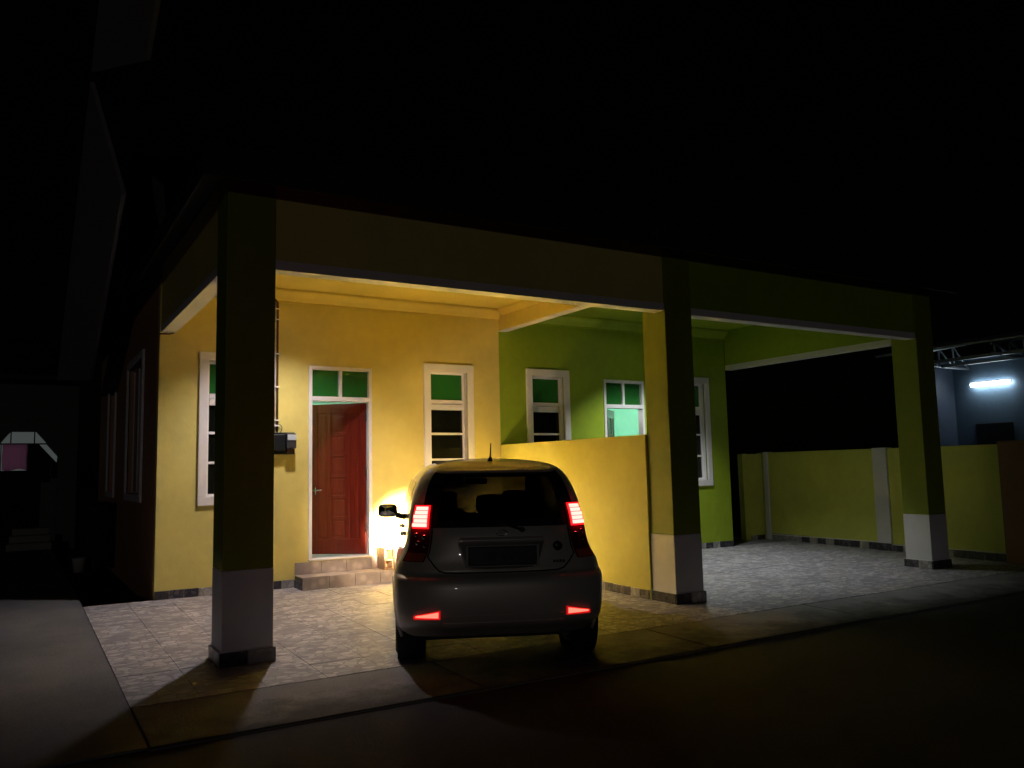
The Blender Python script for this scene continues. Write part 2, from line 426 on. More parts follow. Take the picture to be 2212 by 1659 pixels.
# doors
def door(D, hinge, ang, open_in, label):
    x0, x1 = D; fw = .048
    f = MB(); y0, y1 = YB - .012, YB + .11
    f.box(x0 + .001, x0 + fw, y0, y1, DZ0 + .02, DZ1 - .001); f.box(x1 - fw, x1 - .001, y0, y1, DZ0 + .02, DZ1 - .001)
    f.box(x0 + fw, x1 - fw, y0, y1, DZ1 - fw, DZ1 - .001)
    f.box(x0 + fw, x1 - fw, y0, y1, 2.455, 2.515)
    xm = (x0 + x1) / 2
    f.box(xm - .022, xm + .022, y0 + .02, y1, 2.515, DZ1 - fw)
    fr = f.build('door', M['white'], house, bev=.004); fr['label'] = label
    for a, b in ((x0 + fw, xm - .022), (xm + .022, x1 - fw)):
        MB().box(a, b, YB + .05, YB + .058, 2.516, DZ1 - fw - .001).build('pane', M['greenglass'], fr)
    MB().box(x0 + .002, x1 - .002, YB - .03, YB + .148, DZ0 - .004, DZ0 + .018).build('threshold', M['white'], fr, bev=.004)
    L = x1 - x0 - 2 * fw - .006; zb, zt = DZ0 + .025, 2.45
    # leaf in local coordinates: hinge at 0, leaf runs along +x (hinge left) or -x (hinge right)
    s = 1 if hinge == 'l' else -1
    hx = x0 + fw + .003 if hinge == 'l' else x1 - fw - .003
    hy = YB + .085
    lf = MB(); H = zt - zb
    def bx(u0, u1, w0, w1, v0, v1, mi=0):
        a, b = sorted((s * u0, s * u1)); lf.box(a, b, w0, w1, v0, v1, mi)
    bx(0, L, -.008, .03, 0, H)
    # stiles / rails stand proud round the sunk panels
    F0, F1 = -.021, -.0082
    bx(0, .085, F0, F1, 0, H); bx(L - .085, L, F0, F1, 0, H)
    c0, c1 = L * .36, L * .64
    for u0, u1 in ((.0852, L - .0852),):
        bx(u0, u1, F0, F1, 0, .20); bx(u0, u1, F0, F1, H - .13, H)
    bx(c0 - .045, c0, F0, F1, .2002, H - .1302); bx(c1, c1 + .045, F0, F1, .2002, H - .1302)
    n = 6; ph = (H - .33) / n
    for i in range(1, n): bx(c0 + .0002, c1 - .0002, F0, F1, .20 + i * ph - .022, .20 + i * ph + .022)
    for i in range(n): bx(c0 + .03, c1 - .03, -.016, F1, .20 + i * ph + .05, .20 + (i + 1) * ph - .05)
    bx(.115, c0 - .075, -.016, F1, .23, H - .16); bx(c1 + .075, L - .115, -.016, F1, .23, H - .16)
    leaf = link('leaf', lf.mesh('leaf', M['door']), fr, bev=.005, loc=(hx, hy, zb))
    leaf.rotation_euler = (0, 0, s * R(ang))
    hb = MB(); u = L - .06
    def T(u, w, v): return Matrix.Rotation(s * R(ang), 3, 'Z') @ Vector((s * u, w, 0)) + Vector((hx, hy, zb + v))
    hb.tube([T(u, -.022, .86), T(u, -.075, .86)], .011, 10); hb.tube([T(u + .005, -.07, .86), T(u - .11, -.07, .865)], .009, 10)
    hb.tube([T(u, -.0215, .90), T(u, -.0215, .80)], .012, 8)
    hb.build('handle', M['chrome'], fr)
    for v in (.35, 1.1, 1.85):
        hn = MB(); hn.tube([T(-.002, -.028, v - .06), T(-.002, -.028, v + .06)], .009, 8); hn.build('hinge', M['black'], fr)
    return fr
door(D1, 'r', 40, True, 'red panelled door standing ajar under two green panes')
door(D2, 'l', 40, True, 'dark panelled door half open into a mint green room')

# rooms behind the doors
def room(x0, x1, y0, y1, name):
    z0, z1 = .372, 3.35
    m = MB()
    m.box(x0 - .05, x0, y0, y1, z0, z1); m.box(x1, x1 + .05, y0, y1, z0, z1); m.box(x0, x1, y1, y1 + .05, z0, z1)
    m.build('interior_wall', M['mint'], house)
    MB().box(x0, x1, y0, y1, z0 - .1, z0 + .008).build('interior_floor', M['step'], house)
    MB().box(x0 - .05, x1 + .05, y0, y1 + .05, z1 + .001, z1 + .06).build('interior_ceiling', M['white'], house)
room(.21, 4.66, YB + .152, 7.4, 'l'); room(4.83, 9.23, YB + .152, 7.4, 'r')

# columns
for i, x in enumerate((0, X1, X2)):
    m = MB(); m.box(x, x + WC, 0, WD, .742, 4.066, 0)
    col = m.build('column', M['colgreen'], house, bev=.006)
    col['label'] = ('front left column', 'middle column', 'right column')[i]
    b = MB().box(x - .002, x + WC + .002, -.002, WD + .002, -.1, .741); b.build('white_base', M['colwhite'], col, bev=.006)
    pz = fz(-.03)
    p = .022
    for a, c in ((x - p, x + WC / 2), (x + WC / 2, x + WC + p)):
        for (ya, yb_) in ((-p, -.004), (WD + .004, WD + p)):
            MB().box(a + .0015, c - .0015, ya, yb_, pz, pz + .11).build('tile', M['sk_d'] if random.random() < .75 else M['sk_p'], col, bev=.003)
    for a, c in ((0, WD / 2), (WD / 2, WD)):
        for (xa, xb) in ((x - p, x - .004), (x + WC + .004, x + WC + p)):
            MB().box(xa, xb, a + .0015, c - .0015, pz + .006, pz + .112).build('tile', M['sk_d'] if random.random() < .6 else M['sk_p'], col, bev=.003)
    # small cement fillet over the plinth tiles
    f = MB()
    f.box(x - .012, x + WC + .012, -.012, WD + .012, .108, .118)
    f.build('plinth_cap', M['colwhite'], col, bev=.003)

# beams with a white lower band
def beam(x0, x1, y0, y1, z, mat, band=.085, d=.003, label=None):
    bm_ = MB().box(x0, x1, y0, y1, z + .004, 4.062).build('beam', mat, house, bev=.004)
    MB().box(x0 + (.0 if x1 - x0 > 1 else -d), x1 + (.0 if x1 - x0 > 1 else d), y0 + (.0 if y1 - y0 > 1 else -d), y1 + (.0 if y1 - y0 > 1 else d), z, z + band).build('beam_trim', M['white'], bm_, bev=.003)
    if label: bm_['label'] = label
beam(WC + .001, X1 - .001, .012, .17, ZB, M['yellow'], label='yellow front beam')
beam(X1 + WC + .001, X2 - .001, .012, .17, ZB - .02, M['green'], label='lime green front beam')
beam(.015, .17, WD + .001, YB - .001, ZB, M['yellow'], label='yellow side beam')
beam(X2 + .01, X2 + .16, WD + .001, YB - .001, ZB - .05, M['green'])
mbm = MB().box(4.741, 4.815, WD + .001, YB - .001, 3.584, ZC - .004, 0); mbm.box(4.8152, 4.885, WD + .001, YB - .001, 3.584, ZC - .004, 1)
mbo = mbm.build('beam', [M['yellow'], M['green']], house); mbo['label'] = 'beam between the two porches'
MB().box(4.738, 4.888, WD + .002, YB - .002, 3.574, 3.583).build('beam_trim', M['white'], mbo)

# low wall dividing the two porches
dv = MB().box(4.735, 4.81, WD + .003, YB - .001, -.1, ZD, 0); dv.box(4.8102, 4.885, WD + .003, YB - .001, -.1, ZD, 1)
div = dv.build('dividing_wall', [M['lemon'], M['green']], house, bev=.006); div['label'] = 'low yellow wall dividing the two porches'
xskirt(div, WD + .03, YB - .02, 4.735); xskirt(div, WD + .03, YB - .02, 4.885, face=1)

# ceilings and cornice
MB().box(.171, 4.80, .171, YB - .002, ZC, ZC + .05).build('ceiling', M['ceil_y'], house)
MB().box(4.8005, X2 + .009, .171, YB - .002, ZC, ZC + .05).build('ceiling', M['ceil_g'], house)
def cornice(xa, xb, mat):
    prof = [(YB - .001, 3.73), (YB - .012, 3.73), (YB - .014, 3.755), (YB - .03, 3.77), (YB - .055, 3.80), (YB - .10, 3.845), (YB - .12, 3.87), (YB - .125, ZC - .001), (YB - .001, ZC - .001)]
    MB().prism(prof, xa, xb, 'x').build('cornice', mat, house)
cornice(.171, 4.739, M['ceil_y']); cornice(4.889, X2 - .001, M['ceil_g'])
for xs_, mat in (((.171, 1), M['ceil_y']), ((4.739, -1), M['ceil_y']), ((4.889, 1), M['ceil_g'])):
    x, s = xs_
    prof = [(x, 3.80), (x + s * .012, 3.80), (x + s * .04, 3.83), (x + s * .07, 3.87), (x + s * .075, ZC - .001), (x, ZC - .001)]
    MB().prism(prof, .19, YB - .13, 'y').build('cornice', mat, house)

# roof : low gable with ridge along the front, ribbed sheets, fascia and soffit
rf = MB()
xa, xb = -.22, 10.10
ye, yr, yk, ze, zr = -.25, 4.9, 12.2, 4.085, 5.8
rf.prism([(ye, ze), (yr, zr), (yk, ze), (yk, ze + .06), (yr, zr + .07), (ye, ze + .06)], xa, xb, 'x')
n = 48
for i in range(n):
    x = xa + (xb - xa) * (i + .5) / n
    rf.prism([(ye - .02, ze + .06), (yr, zr + .07), (yr, zr + .10), (ye - .02, ze + .09)], x - .03, x + .03, 'x')
roof = rf.build('roof', M['roof'], house)
fs = MB(); fs.box(xa, xb, ye - .025, ye, ze - .205, ze + .055); fs.box(xa - .025, xa, ye, yk, ze - .205, ze + .0); fs.build('fascia', M['fascia'], roof)
so_ = MB(); so_.box(xa, xb, ye + .001, .010, ze - .016, ze - .005); so_.box(xa + .001, .010, .011, 11.9, ze - .016, ze - .005); so_.build('soffit', M['fascia'], roof)
for x in (0.075, 9.375):
    MB().prism([(3.84, ZC + .001), (11.6, ZC + .001), (yr, zr - .06)], x - .07, x + .07, 'x').build('gable', M['nbdark'], house)
# verge panels left of the roof; gap and slanted cut stand in for shadow
def verge(pts, nm='verge_panel'):
    MB().add([(a[0], a[1], a[2]) for a in pts], [tuple(range(len(pts)))]).build(nm, M['verge'], roof, solid=.05)
A = lambda t: (-.8, 2.417 + (9.965 - 2.417) * t, 6.588 + (3.295 - 6.588) * t)
B_ = lambda t: (-.45, .853 + (7.453 - .853) * t, 5.776 + (3.045 - 5.776) * t)
verge([A(-.06), B_(-.03), B_(.085), A(.122)])
verge([A(.14), B_(.366), B_(1.0), A(1.0)])

# door steps
st = MB().box(1.66, 3.02, 3.35, YB - .001, -.05, .205)
step = st.build('step', M['grout'], house)
n = 4
for i in range(n):
    a, b = 1.655 + (3.025 - 1.655) * i / n + .002, 1.655 + (3.025 - 1.655) * (i + 1) / n - .002
    MB().box(a, b, 3.336, 3.349, fz(3.3), .2055).build('tile', M['step'], step, bev=.003)
    MB().box(a, b, 3.336, YB - .014, .206, .217).build('tile', M['step'], step, bev=.003)
    MB().box(a, b, YB - .013, YB - .001, .218, .372).build('tile', M['step'], step, bev=.003)

MB().box(1.646, 1.659, 3.352, YB - .002, fz(3.4), .16).build('tile', M['sk_d'], step, bev=.003)

# ------------------------------------------------------------------ tube lamps inside the two houses
def tube_lamp(loc, axis, L, e, col, label, nm='tube_lamp', rad=.013, grp=None, nt_=1):
    t = thing(nm, label, 'lamp', loc, grp)
    x, y, z = loc
    em = emit('lit_tube', col, e, (.8, .8, .8))
    d = Vector((1, 0, 0)) if axis == 'x' else Vector((0, 1, 0))
    c = Vector(loc)
    for q in range(nt_):
        a0 = -L / 2 + L * q / nt_ + (.02 if q else 0); a1 = -L / 2 + L * (q + 1) / nt_ - (.02 if q < nt_ - 1 else 0)
        MB().tube([c + d * a0, c + d * a1], rad, 12).build('tube', em, t)
    h = MB(); b = c + Vector((0, 0, .035))
    if axis == 'x': h.box(b.x - L / 2 - .02, b.x + L / 2 + .02, b.y - .02, b.y + .02, b.z - .012, b.z + .03)
    else: h.box(b.x - .02, b.x + .02, b.y - L / 2 - .02, b.y + L / 2 + .02, b.z - .012, b.z + .03)
    h.build('batten', M['white'], t, bev=.003)
    for s in (-1, 1):
        e_ = MB(); q = c + d * s * (L / 2 + .012); e_.tube([q - Vector((0, 0, .016)), q + Vector((0, 0, .03))], .014, 8); e_.build('socket', M['white'], t)
    return t
tube_lamp((2.3, 5.55, 3.27), 'x', 3.2, ROOM1_E, (1, .97, .96), 'lit ceiling tube lamp inside the left house', nt_=2)
tube_lamp((7.1, 5.55, 3.27), 'x', 3.0, ROOM2_E, (.97, 1, 1), 'lit ceiling tube lamp inside the right house', nt_=2)

# recessed porch lamps, hidden from the road by the front beams
def porch_lamp(x, y, pw, col, label, cone=115):
    t = thing('ceiling_lamp', label, 'lamp', (x, y, ZC), 'porch ceiling lamps')
    MB().lathe([(.075, -.001), (.098, -.001), (.10, -.008), (.085, -.018), (.078, -.010), (.075, -.001)], (x, y, ZC), 'z', 32).build('ring', M['white'], t)
    MB().lathe([(0, -.004), (.077, -.004)], (x, y, ZC), 'z', 32).build('lens', emit('lit_lamp_lens', col, 30.0, (.8, .8, .8)), t)
    ld = bpy.data.lights.new('ceiling_lamp_light', 'SPOT'); ld.energy = pw; ld.color = col
    ld.spot_size = R(cone); ld.spot_blend = .65; ld.shadow_soft_size = .07
    o = bpy.data.objects.new('ceiling_lamp_light', ld); COL.objects.link(o); o.parent = t; o.location = (0, 0, -.03)
porch_lamp(1.4, 2.5, PORCH_W[0], (1, .95, .97), 'round recessed lamp in the yellow porch ceiling')
porch_lamp(7.2, 2.5, PORCH_W[1], (.93, 1, 1), 'round recessed lamp in the green porch ceiling', 103)

# ------------------------------------------------------------------ meter box and conduit
mt = thing('meter_box', 'dark electricity meter box with glass window on the yellow wall', 'meter', (1.47, YB, 1.76))
MB().box(1.30, 1.635, YB - .05, YB - .001, 1.755, 2.035).build('backboard', M['black'], mt, bev=.006)
MB().box(1.33, 1.50, YB - .115, YB - .051, 1.80, 2.01).build('fuse_case', M['black'], mt, bev=.012)
MB().box(1.505, 1.63, YB - .16, YB - .051, 1.82, 2.02).build('meter_case', M['meterglass'], mt, bev=.02)
MB().box(1.51, 1.625, YB - .172, YB - .161, 1.93, 2.00).build('glass', plain('meter_reflection_paint', (.55, .6, .66), .2), mt, bev=.004)  # reflection on the meter window, painted as a pale streak
MB().box(1.52, 1.60, YB - .11, YB - .051, 1.77, 1.815).build('terminal_cover', plain('brown_bakelite', (.12, .04, .03), .4), mt, bev=.008)
cdm = plain('brown_conduit', (.16, .07, .05), .5)
cb = MB(); cb.tube([(1.415, YB - .02, 2.03), (1.415, YB - .02, 3.66), (1.41, YB - .03, 3.72), (1.38, YB - .045, 3.75), (1.30, YB - .05, 3.76)], .013, 10)
cb.build('conduit', cdm, mt)
MB().tube([(1.385, YB - .016, 2.03), (1.385, YB - .016, 3.70)], .007, 8).build('earth_wire', M['white'], mt)
for z in (2.12, 2.19, 2.62, 3.05, 3.50, 3.64):
    MB().box(1.37, 1.44, YB - .036, YB - .001, z - .009, z + .009).build('clip', M['white'], mt, bev=.003)
MB().tube([(1.44 + .035 * math.cos(a), YB - .03, 2.085 + .05 * math.sin(a)) for a in [R(q) for q in range(-80, 200, 20)]], .004, 6).build('loose_wire', M['black'], mt)
hk = MB().tube([(-.02, YB - .05, ZB - .02), (.10, YB - .05, ZB - .022), (.14, YB - .05, ZB - .005), (.155, YB - .05, ZB + .0)], .010, 8)
tag(hk.build('pipe_stub', cdm), 'short dark pipe under the left end of the side beam', 'pipe')

# ------------------------------------------------------------------ crate on the step
cr = thing('crate', 'small open wooden crate on the door step beside the car', 'crate', (2.92, 3.51, .218))
x0, x1, y0, y1, z0, z1 = 2.765, 3.01, 3.40, 3.62, .218, .50
tk = .02
MB().box(x0, x0 + tk, y0, y1, z0, z1).build('side', M['crate'], cr, bev=.002)
MB().box(x1 - tk, x1, y0, y1, z0, z1).build('side', M['crate'], cr, bev=.002)
MB().box(x0 + tk, x1 - tk, y1 - tk, y1, z0, z1).build('back', M['crate'], cr, bev=.002)
for z in (z0, z0 + .115, z1 - tk): MB().box(x0 + tk + .0005, x1 - tk - .0005, y0 + .002, y1 - tk, z, z + tk).build('shelf', M['crate'], cr, bev=.002)
MB().box((x0 + x1) / 2 - .01, (x0 + x1) / 2 + .01, y0 + .003, y1 - tk, z0 + tk, z1 - tk - .001).build('divider', M['crate'], cr, bev=.002)

# ------------------------------------------------------------------ boundary wall on the right
FX = 10.95
bw = thing('boundary_wall', 'lemon yellow boundary wall with white posts along the right side of the porch', 'wall', (FX, 2, 0))
w1 = MB().box(FX, FX + .12, -.25, 4.42, -.15, 1.71).build('panel', M['fence'], bw, bev=.008)
w2 = MB().box(10.42, FX - .001, 4.30, 4.42, -.15, 1.69).build('panel', M['fence'], bw, bev=.008)
for y, wd in ((1.74, .26), (4.19, .10)):
    MB().box(FX - .035, FX + .155, y - wd / 2, y + wd / 2, -.1, 1.722).build('post', M['colwhite'], bw, bev=.008)
MB().box(10.40, 10.52, 4.27, 4.299, -.1, 1.695).build('post', M['fence'], bw, bev=.006)
def bskirt(ya, yb_, x):
    n = round((yb_ - ya) / .17); d = (yb_ - ya) / n
    for i in range(n):
        y = ya + i * d
        MB().box(x - .014, x, y + .002, y + d - .002, fz(min(y, 3.7)) - .01, fz(min(y, 3.7)) + .115).build('tile', M['sk_d'] if (i % 2 == 0) != (random.random() < .22) else M['sk_p'], bw, bev=.003)
bskirt(-.25, 1.60, FX); bskirt(1.88, 4.13, FX)
for yy in (1.61, 1.74): MB().box(FX - .05, FX - .036, yy + .002, yy + .128, 0, .15).build('tile', M['sk_d'], bw, bev=.003)
yskirt(bw, 10.53, 10.93, 4.30, zf=lambda y: .05)
MB().box(FX - .018, FX - .0005, -.25, 1.605, .125, .137).build('skirting_cap', M['white'], bw)
MB().box(FX - .018, FX - .0005, 1.875, 4.135, .155, .167).build('skirting_cap', M['white'], bw)
struct(MB().box(9.46, 10.94, 3.705, 12, -.3, fz(3.7) - .004).build('side_passage', M['lane']))
gp = thing('gate_pillar', 'brown square gate pillar at the road end of the yellow boundary wall', 'pillar', (FX + .1, -.5, 0))
MB().box(FX - .12, FX + .28, -.68, -.252, -.1, 1.74).build('shaft', M['tan'], gp, bev=.01)
MB().box(FX - .123, FX + .283, -.683, -.249, 1.741, 1.755).build('cap', M['tan'], gp, bev=.004)

# ------------------------------------------------------------------ bin by the side wall
bn = thing('waste_bin', 'dark upright bin standing against the orange side wall', 'bin', (-.30, 8.0, .066))
MB().lathe([(0, .0), (.19, 0), (.21, .05), (.25, .95), (.26, .97), (0, .97)], (-.30, 8.0, .066), 'z', 28).build('body', M['dark'], bn)
MB().lathe([(.27, .972), (.275, 1.0), (.2, 1.05), (.03, 1.07), (0, 1.07)], (-.30, 8.0, .066), 'z', 28).build('lid', M['dark'], bn)
pt = MB().lathe([(0, 0), (.07, 0), (.10, .2), (.105, .22), (.09, .22), (.085, .19), (0, .19)], (-.55, 7.6, .066), 'z', 24)
tag(pt.build('pot', paint('chalky_pot', (.45, .42, .40))), 'small pale pot on the lane in front of the dark bin', 'pot')

# ------------------------------------------------------------------ neighbour on the left: octagonal doorway with lit panes
NY0 = 13.6
K = (NY0 + 6.888) / (13.23 + 6.888)
def nx(x): return -1.441 + (x + 1.441) * K
def nz(z): return 1.5 + (z - 1.5) * K
nbh = thing('neighbour_house', 'dark neighbouring house at far left with an eight-sided lit doorway', 'house', (-3, NY0, 0))
outer = [(-1.96, 0), (-1.96, 2.0), (-1.535, 2.52), (-1.078, 2.52), (-.665, 2.0), (-.665, 0)]
nw = MB()
P = [(nx(x), nz(z) if z else -.05) for x, z in outer]
ZT = 3.6
cut = [(-6.5, -.05), P[0], P[1], P[2], P[3], P[4], P[5], (nx(-.3), -.05), (nx(-.3), ZT), (-6.5, ZT)]
nw.prism([(-6.5, -.05), P[0], P[1], (-6.5, P[1][1])], NY0, NY0 + .2, 'y')
nw.prism([(-6.5, P[1][1]), P[1], P[2], (P[2][0], ZT), (-6.5, ZT)], NY0, NY0 + .2, 'y')
nw.prism([P[2], P[3], (P[3][0], ZT), (P[2][0], ZT)], NY0, NY0 + .2, 'y')
nw.prism([P[3], P[4], (nx(-.3), P[4][1]), (nx(-.3), ZT), (P[3][0], ZT)], NY0, NY0 + .2, 'y')
nw.prism([P[5], (nx(-.3), -.05), (nx(-.3), P[4][1]), P[4]], NY0, NY0 + .2, 'y')
nw.build('wall', M['nbdark'], nbh)
MB().prism([(NY0 - .6, ZT), (NY0 + 3, ZT + 1.3), (NY0 + 6.5, ZT), (NY0 + 6.5, ZT + .1), (NY0 + 3, ZT + 1.4), (NY0 - .6, ZT + .1)], -7, nx(-.2), 'x').build('roof', M['roof'], nbh)
MB().box(-6.5, nx(-.3), NY0 + 2.2, NY0 + 2.3, -.05, ZT).build('inner_wall', M['nbdark'], nbh)
lit = emit('lit_frosted_pane', (.78, .92, .88), .06, (.3, .3, .3))
inner = [(-1.80, 1.86), (-1.47, 2.262), (-1.11, 2.262), (-.80, 1.86)]
def pane(pts):
    MB().prism([(nx(x), nz(z)) for x, z in pts], NY0 + .10, NY0 + .11, 'y').build('pane', lit, nbh)
pane([(-1.53, 2.275), (-1.12, 2.275), (-1.12, 2.51), (-1.53, 2.51)])
pane([(-1.10, 2.275), (-.89, 2.275), (-1.085, 2.51), (-1.10, 2.51)])
pane([(-1.55, 2.275), (-1.72, 2.275), (-1.545, 2.51), (-1.55, 2.51)])
pane([(-1.015, 2.245), (-.885, 2.245), (-.675, 1.99), (-.685, 1.86)])
pane([(-1.70, 1.70), (-1.24, 1.70), (-1.24, 2.245), (-1.70, 2.245)])  # extra glowing pane, added behind the cloth to backlight it
pane([(-1.94, 1.60), (-1.72, 1.60), (-1.72, 2.245), (-1.76, 2.245), (-1.94, 2.0)])
fb = MB()
fb.box(nx(-1.94), nx(-.68), NY0 + .08, NY0 + .13, nz(2.248), nz(2.272))
for x in (-1.54, -1.11): fb.box(nx(x) - .012, nx(x) + .012, NY0 + .08, NY0 + .13, nz(2.273), nz(2.515))
fb.build('pane_frame', M['nbdark'], nbh)
ct = MB().grid(lambda u, v: (nx(-1.685 + .455 * u) + .004 * math.sin(9 * v), NY0 + .055 + .012 * math.sin(u * 22) * (.4 + .6 * v), nz(2.25 - (.535 + .02 * math.sin(u * 7)) * v)), 40, 12)
m, t, b = nmat('pink_cloth'); b.inputs['Base Color'].default_value = (.75, .24, .45, 1); b.inputs['Roughness'].default_value = .9
tl = N(t, 'ShaderNodeBsdfTranslucent'); tl.inputs[0].default_value = (.85, .30, .55, 1); ms = N(t, 'ShaderNodeMixShader'); ms.inputs[0].default_value = .65
out = [n_ for n_ in t.nodes if n_.type == 'OUTPUT_MATERIAL'][0]
t.links.new(b.outputs[0], ms.inputs[1]); t.links.new(tl.outputs[0], ms.inputs[2]); t.links.new(ms.outputs[0], out.inputs[0])
tag(ct.build('hanging_cloth', m), 'pink cloth hanging in the lit doorway of the left neighbour', 'cloth')
ns = thing('entrance_steps', 'low pale steps below the lit doorway at far left', 'steps', (nx(-1.2), NY0 - .3, .066))
for i in range(3): MB().box(nx(-1.55) + .05 * i, nx(-.75) - .02 * i, NY0 - .75 + .25 * i, NY0 - .005, (.05 if i == 0 else .066 + .14 * i), .206 + .14 * i - .001).build('tread', paint('stone_step_paint', (.25, .24, .20)), ns, bev=.01)

# ------------------------------------------------------------------ neighbour on the right
NX0 = 16.0
nr = thing('neighbour_porch', 'blue-grey neighbouring porch beyond the yellow wall, lit by a tube lamp', 'house', (NX0, 2.5, 0))
MB().box(NX0, NX0 + .2, -3, 3.35, -.1, 3.62).build('wall', M['nbwall'], nr)
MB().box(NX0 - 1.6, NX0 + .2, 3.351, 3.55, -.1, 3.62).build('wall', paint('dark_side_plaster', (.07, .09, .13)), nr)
MB().box(NX0 - .03, NX0 - .001, 2.17, 2.93, 1.2, 2.24).build('window', M['black'], nr, bev=.01)
MB().prism([(NX0 - 2.3, 3.62), (NX0 + .2, 4.05), (NX0 + .2, 4.09), (NX0 - 2.3, 3.66)], -3, 3.6, 'y').build('roof_sheet', paint('blue_roof_sheet', (.55, .60, .64)), nr)
for y in (-.4, 1.3, 3.0):
    tr_ = MB(); tr_.tube([(NX0 - 2.2, y, 3.42), (NX0 - .02, y, 3.42)], .028, 8); tr_.tube([(NX0 - 2.2, y, 3.60), (NX0 - .02, y, 3.96)], .028, 8)
    for k in range(4):
        x = NX0 - 2.1 + k * .52; z = 3.60 + (x - NX0 + 2.2) * .165
        tr_.tube([(x, y, 3.42), (x, y, z)], .02, 8); tr_.tube([(x, y, z), (x + .52, y, 3.42)], .02, 8)
    tr_.build('truss', M['steel'], nr)
for x, z in ((NX0 - 1.9, 3.44), (NX0 - 1.0, 3.44)):
    MB().box(x - .03, x + .03, -2.9, 3.34, z - .04, z + .02).build('purlin', M['steel'], nr)
tube_lamp((NX0 - .09, 2.52, 3.06), 'y', .80, NB_E, (.82, .95, 1.0), 'bright white tube lamp on the blue-grey wall at far right', rad=.04)

# ------------------------------------------------------------------ the car (local axes: x right, y forward, z up, rear bumper at y=0)
car = thing('car', 'silver five-door hatchback parked nose-in with red tail lights on', 'car', (0, 0, 0))
OFF[car.name] = Vector((0, 0, 0))
def interp(tab, z):
    if z <= tab[0][0]: return tab[0][1]
    if z >= tab[-1][0]: return tab[-1][1]
    for i in range(len(tab) - 1):
        if tab[i][0] <= z <= tab[i + 1][0]:
            x0, y0 = tab[i]; x1, y1 = tab[i + 1]
            def sl(j):
                if j <= 0 or j >= len(tab) - 1: 
                    a = max(0, min(j, len(tab) - 2)); return (tab[a + 1][1] - tab[a][1]) / (tab[a + 1][0] - tab[a][0])
                d0 = (tab[j][1] - tab[j - 1][1]) / (tab[j][0] - tab[j - 1][0]); d1 = (tab[j + 1][1] - tab[j][1]) / (tab[j + 1][0] - tab[j][0])
                return 0 if d0 * d1 <= 0 else 2 * d0 * d1 / (d0 + d1)
            h = x1 - x0; t = (z - x0) / h
            return ((1 + 2 * t) * (1 - t) ** 2) * y0 + t * (1 - t) ** 2 * h * sl(i) + t * t * (3 - 2 * t) * y1 + t * t * (t - 1) * h * sl(i + 1)
TWd = [(.20, .77), (.30, .80), (.45, .822), (.60, .832), (.70, .825), (.78, .805), (.85, .765), (.93, .735), (1.02, .722), (1.12, .712), (1.22, .692), (1.32, .664), (1.40, .632), (1.46, .592), (1.510, .535), (1.545, .455), (1.568, .34), (1.582, .19), (1.59, .03)]
TRr = [(.20, .30), (.27, .17), (.315, .07), (.36, .018), (.50, .0), (.62, .004), (.675, .022), (.695, .06), (.71, .092), (.80, .085), (.95, .10), (1.05, .125), (1.15, .165), (1.25, .215), (1.35, .275), (1.43, .33), (1.475, .365), (1.510, .41), (1.545, .52), (1.568, .66), (1.582, .85), (1.59, 1.15)]
TFf = [(.20, 3.58), (.30, 3.65), (.45, 3.69), (.60, 3.68), (.70, 3.62), (.80, 3.42), (.88, 3.12), (.94, 2.86), (1.0, 2.72), (1.1, 2.56), (1.2, 2.41), (1.3, 2.25), (1.4, 2.06), (1.46, 1.93), (1.510, 1.80), (1.545, 1.66), (1.568, 1.54), (1.582, 1.42), (1.59, 1.22)]
NR, NF = 3.3, 2.8
def Dr(z): return interp([(.2, .30), (.6, .34), (.8, .34), (1.1, .34), (1.45, .26), (1.59, .02)], z)
def Df(z): return interp([(.2, .55), (.7, .55), (.9, .5), (1.2, .45), (1.5, .2), (1.59, .02)], z)
def rearY(x, z):
    wv = interp(TWd, z); q = min(1, abs(x) / wv)
    return interp(TRr, z) + Dr(z) * (1 - (1 - q ** NR) ** (1 / NR))
def frontY(x, z):
    wv = interp(TWd, z); q = min(1, abs(x) / wv)
    return interp(TFf, z) - Df(z) * (1 - (1 - q ** NF) ** (1 / NF))
def outline(z):
    wv, r, f, dr, df = interp(TWd, z), interp(TRr, z), interp(TFf, z), Dr(z), Df(z)
    half = []
    n1, n2, n3 = 22, 30, 20
    for i in range(n1):
        a = (math.pi / 2) * i / n1; half.append((wv * math.sin(a) ** (2 / NR) if a else 0, r + dr * (1 - math.cos(a) ** (2 / NR))))
    ya, yb_ = r + dr, f - df
    for i in range(n2 + 1): half.append((wv, ya + (yb_ - ya) * i / n2))
    for i in range(1, n3 + 1):
        a = (math.pi / 2) * (1 - i / n3); half.append((wv * max(0, math.sin(a)) ** (2 / NF), f - df * (1 - max(0, math.cos(a)) ** (2 / NF))))
    left = [(-x, y) for x, y in half[1:-1]][::-1]
    return half + left
zs = sorted({.20, .24, .28, .32, .36, .42, .48, .54, .60, .64, .66, .675, .685, .695, .703, .71, .74, .78, .82, .86, .90, .94, .98, 1.0, 1.02, 1.06, 1.10, 1.14, 1.18, 1.22, 1.26, 1.30, 1.34, 1.38, 1.41, 1.44, 1.46, 1.48, 1.495, 1.51, 1.525, 1.535, 1.545, 1.555, 1.563, 1.57, 1.577, 1.583, 1.587, 1.59})
rings = [[(x, y, z) for x, y in outline(z)] for z in zs]
nR = len(rings[0])
WHEELS = ((.70, .285), (3.08, .285))
groups = {'body': [], 'bumper': [], 'front_bumper': [], 'hatch': [], 'bonnet': []}
doors = {(-1, 0): [], (-1, 1): [], (1, 0): [], (1, 1): []}
V = [p for r in rings for p in r]
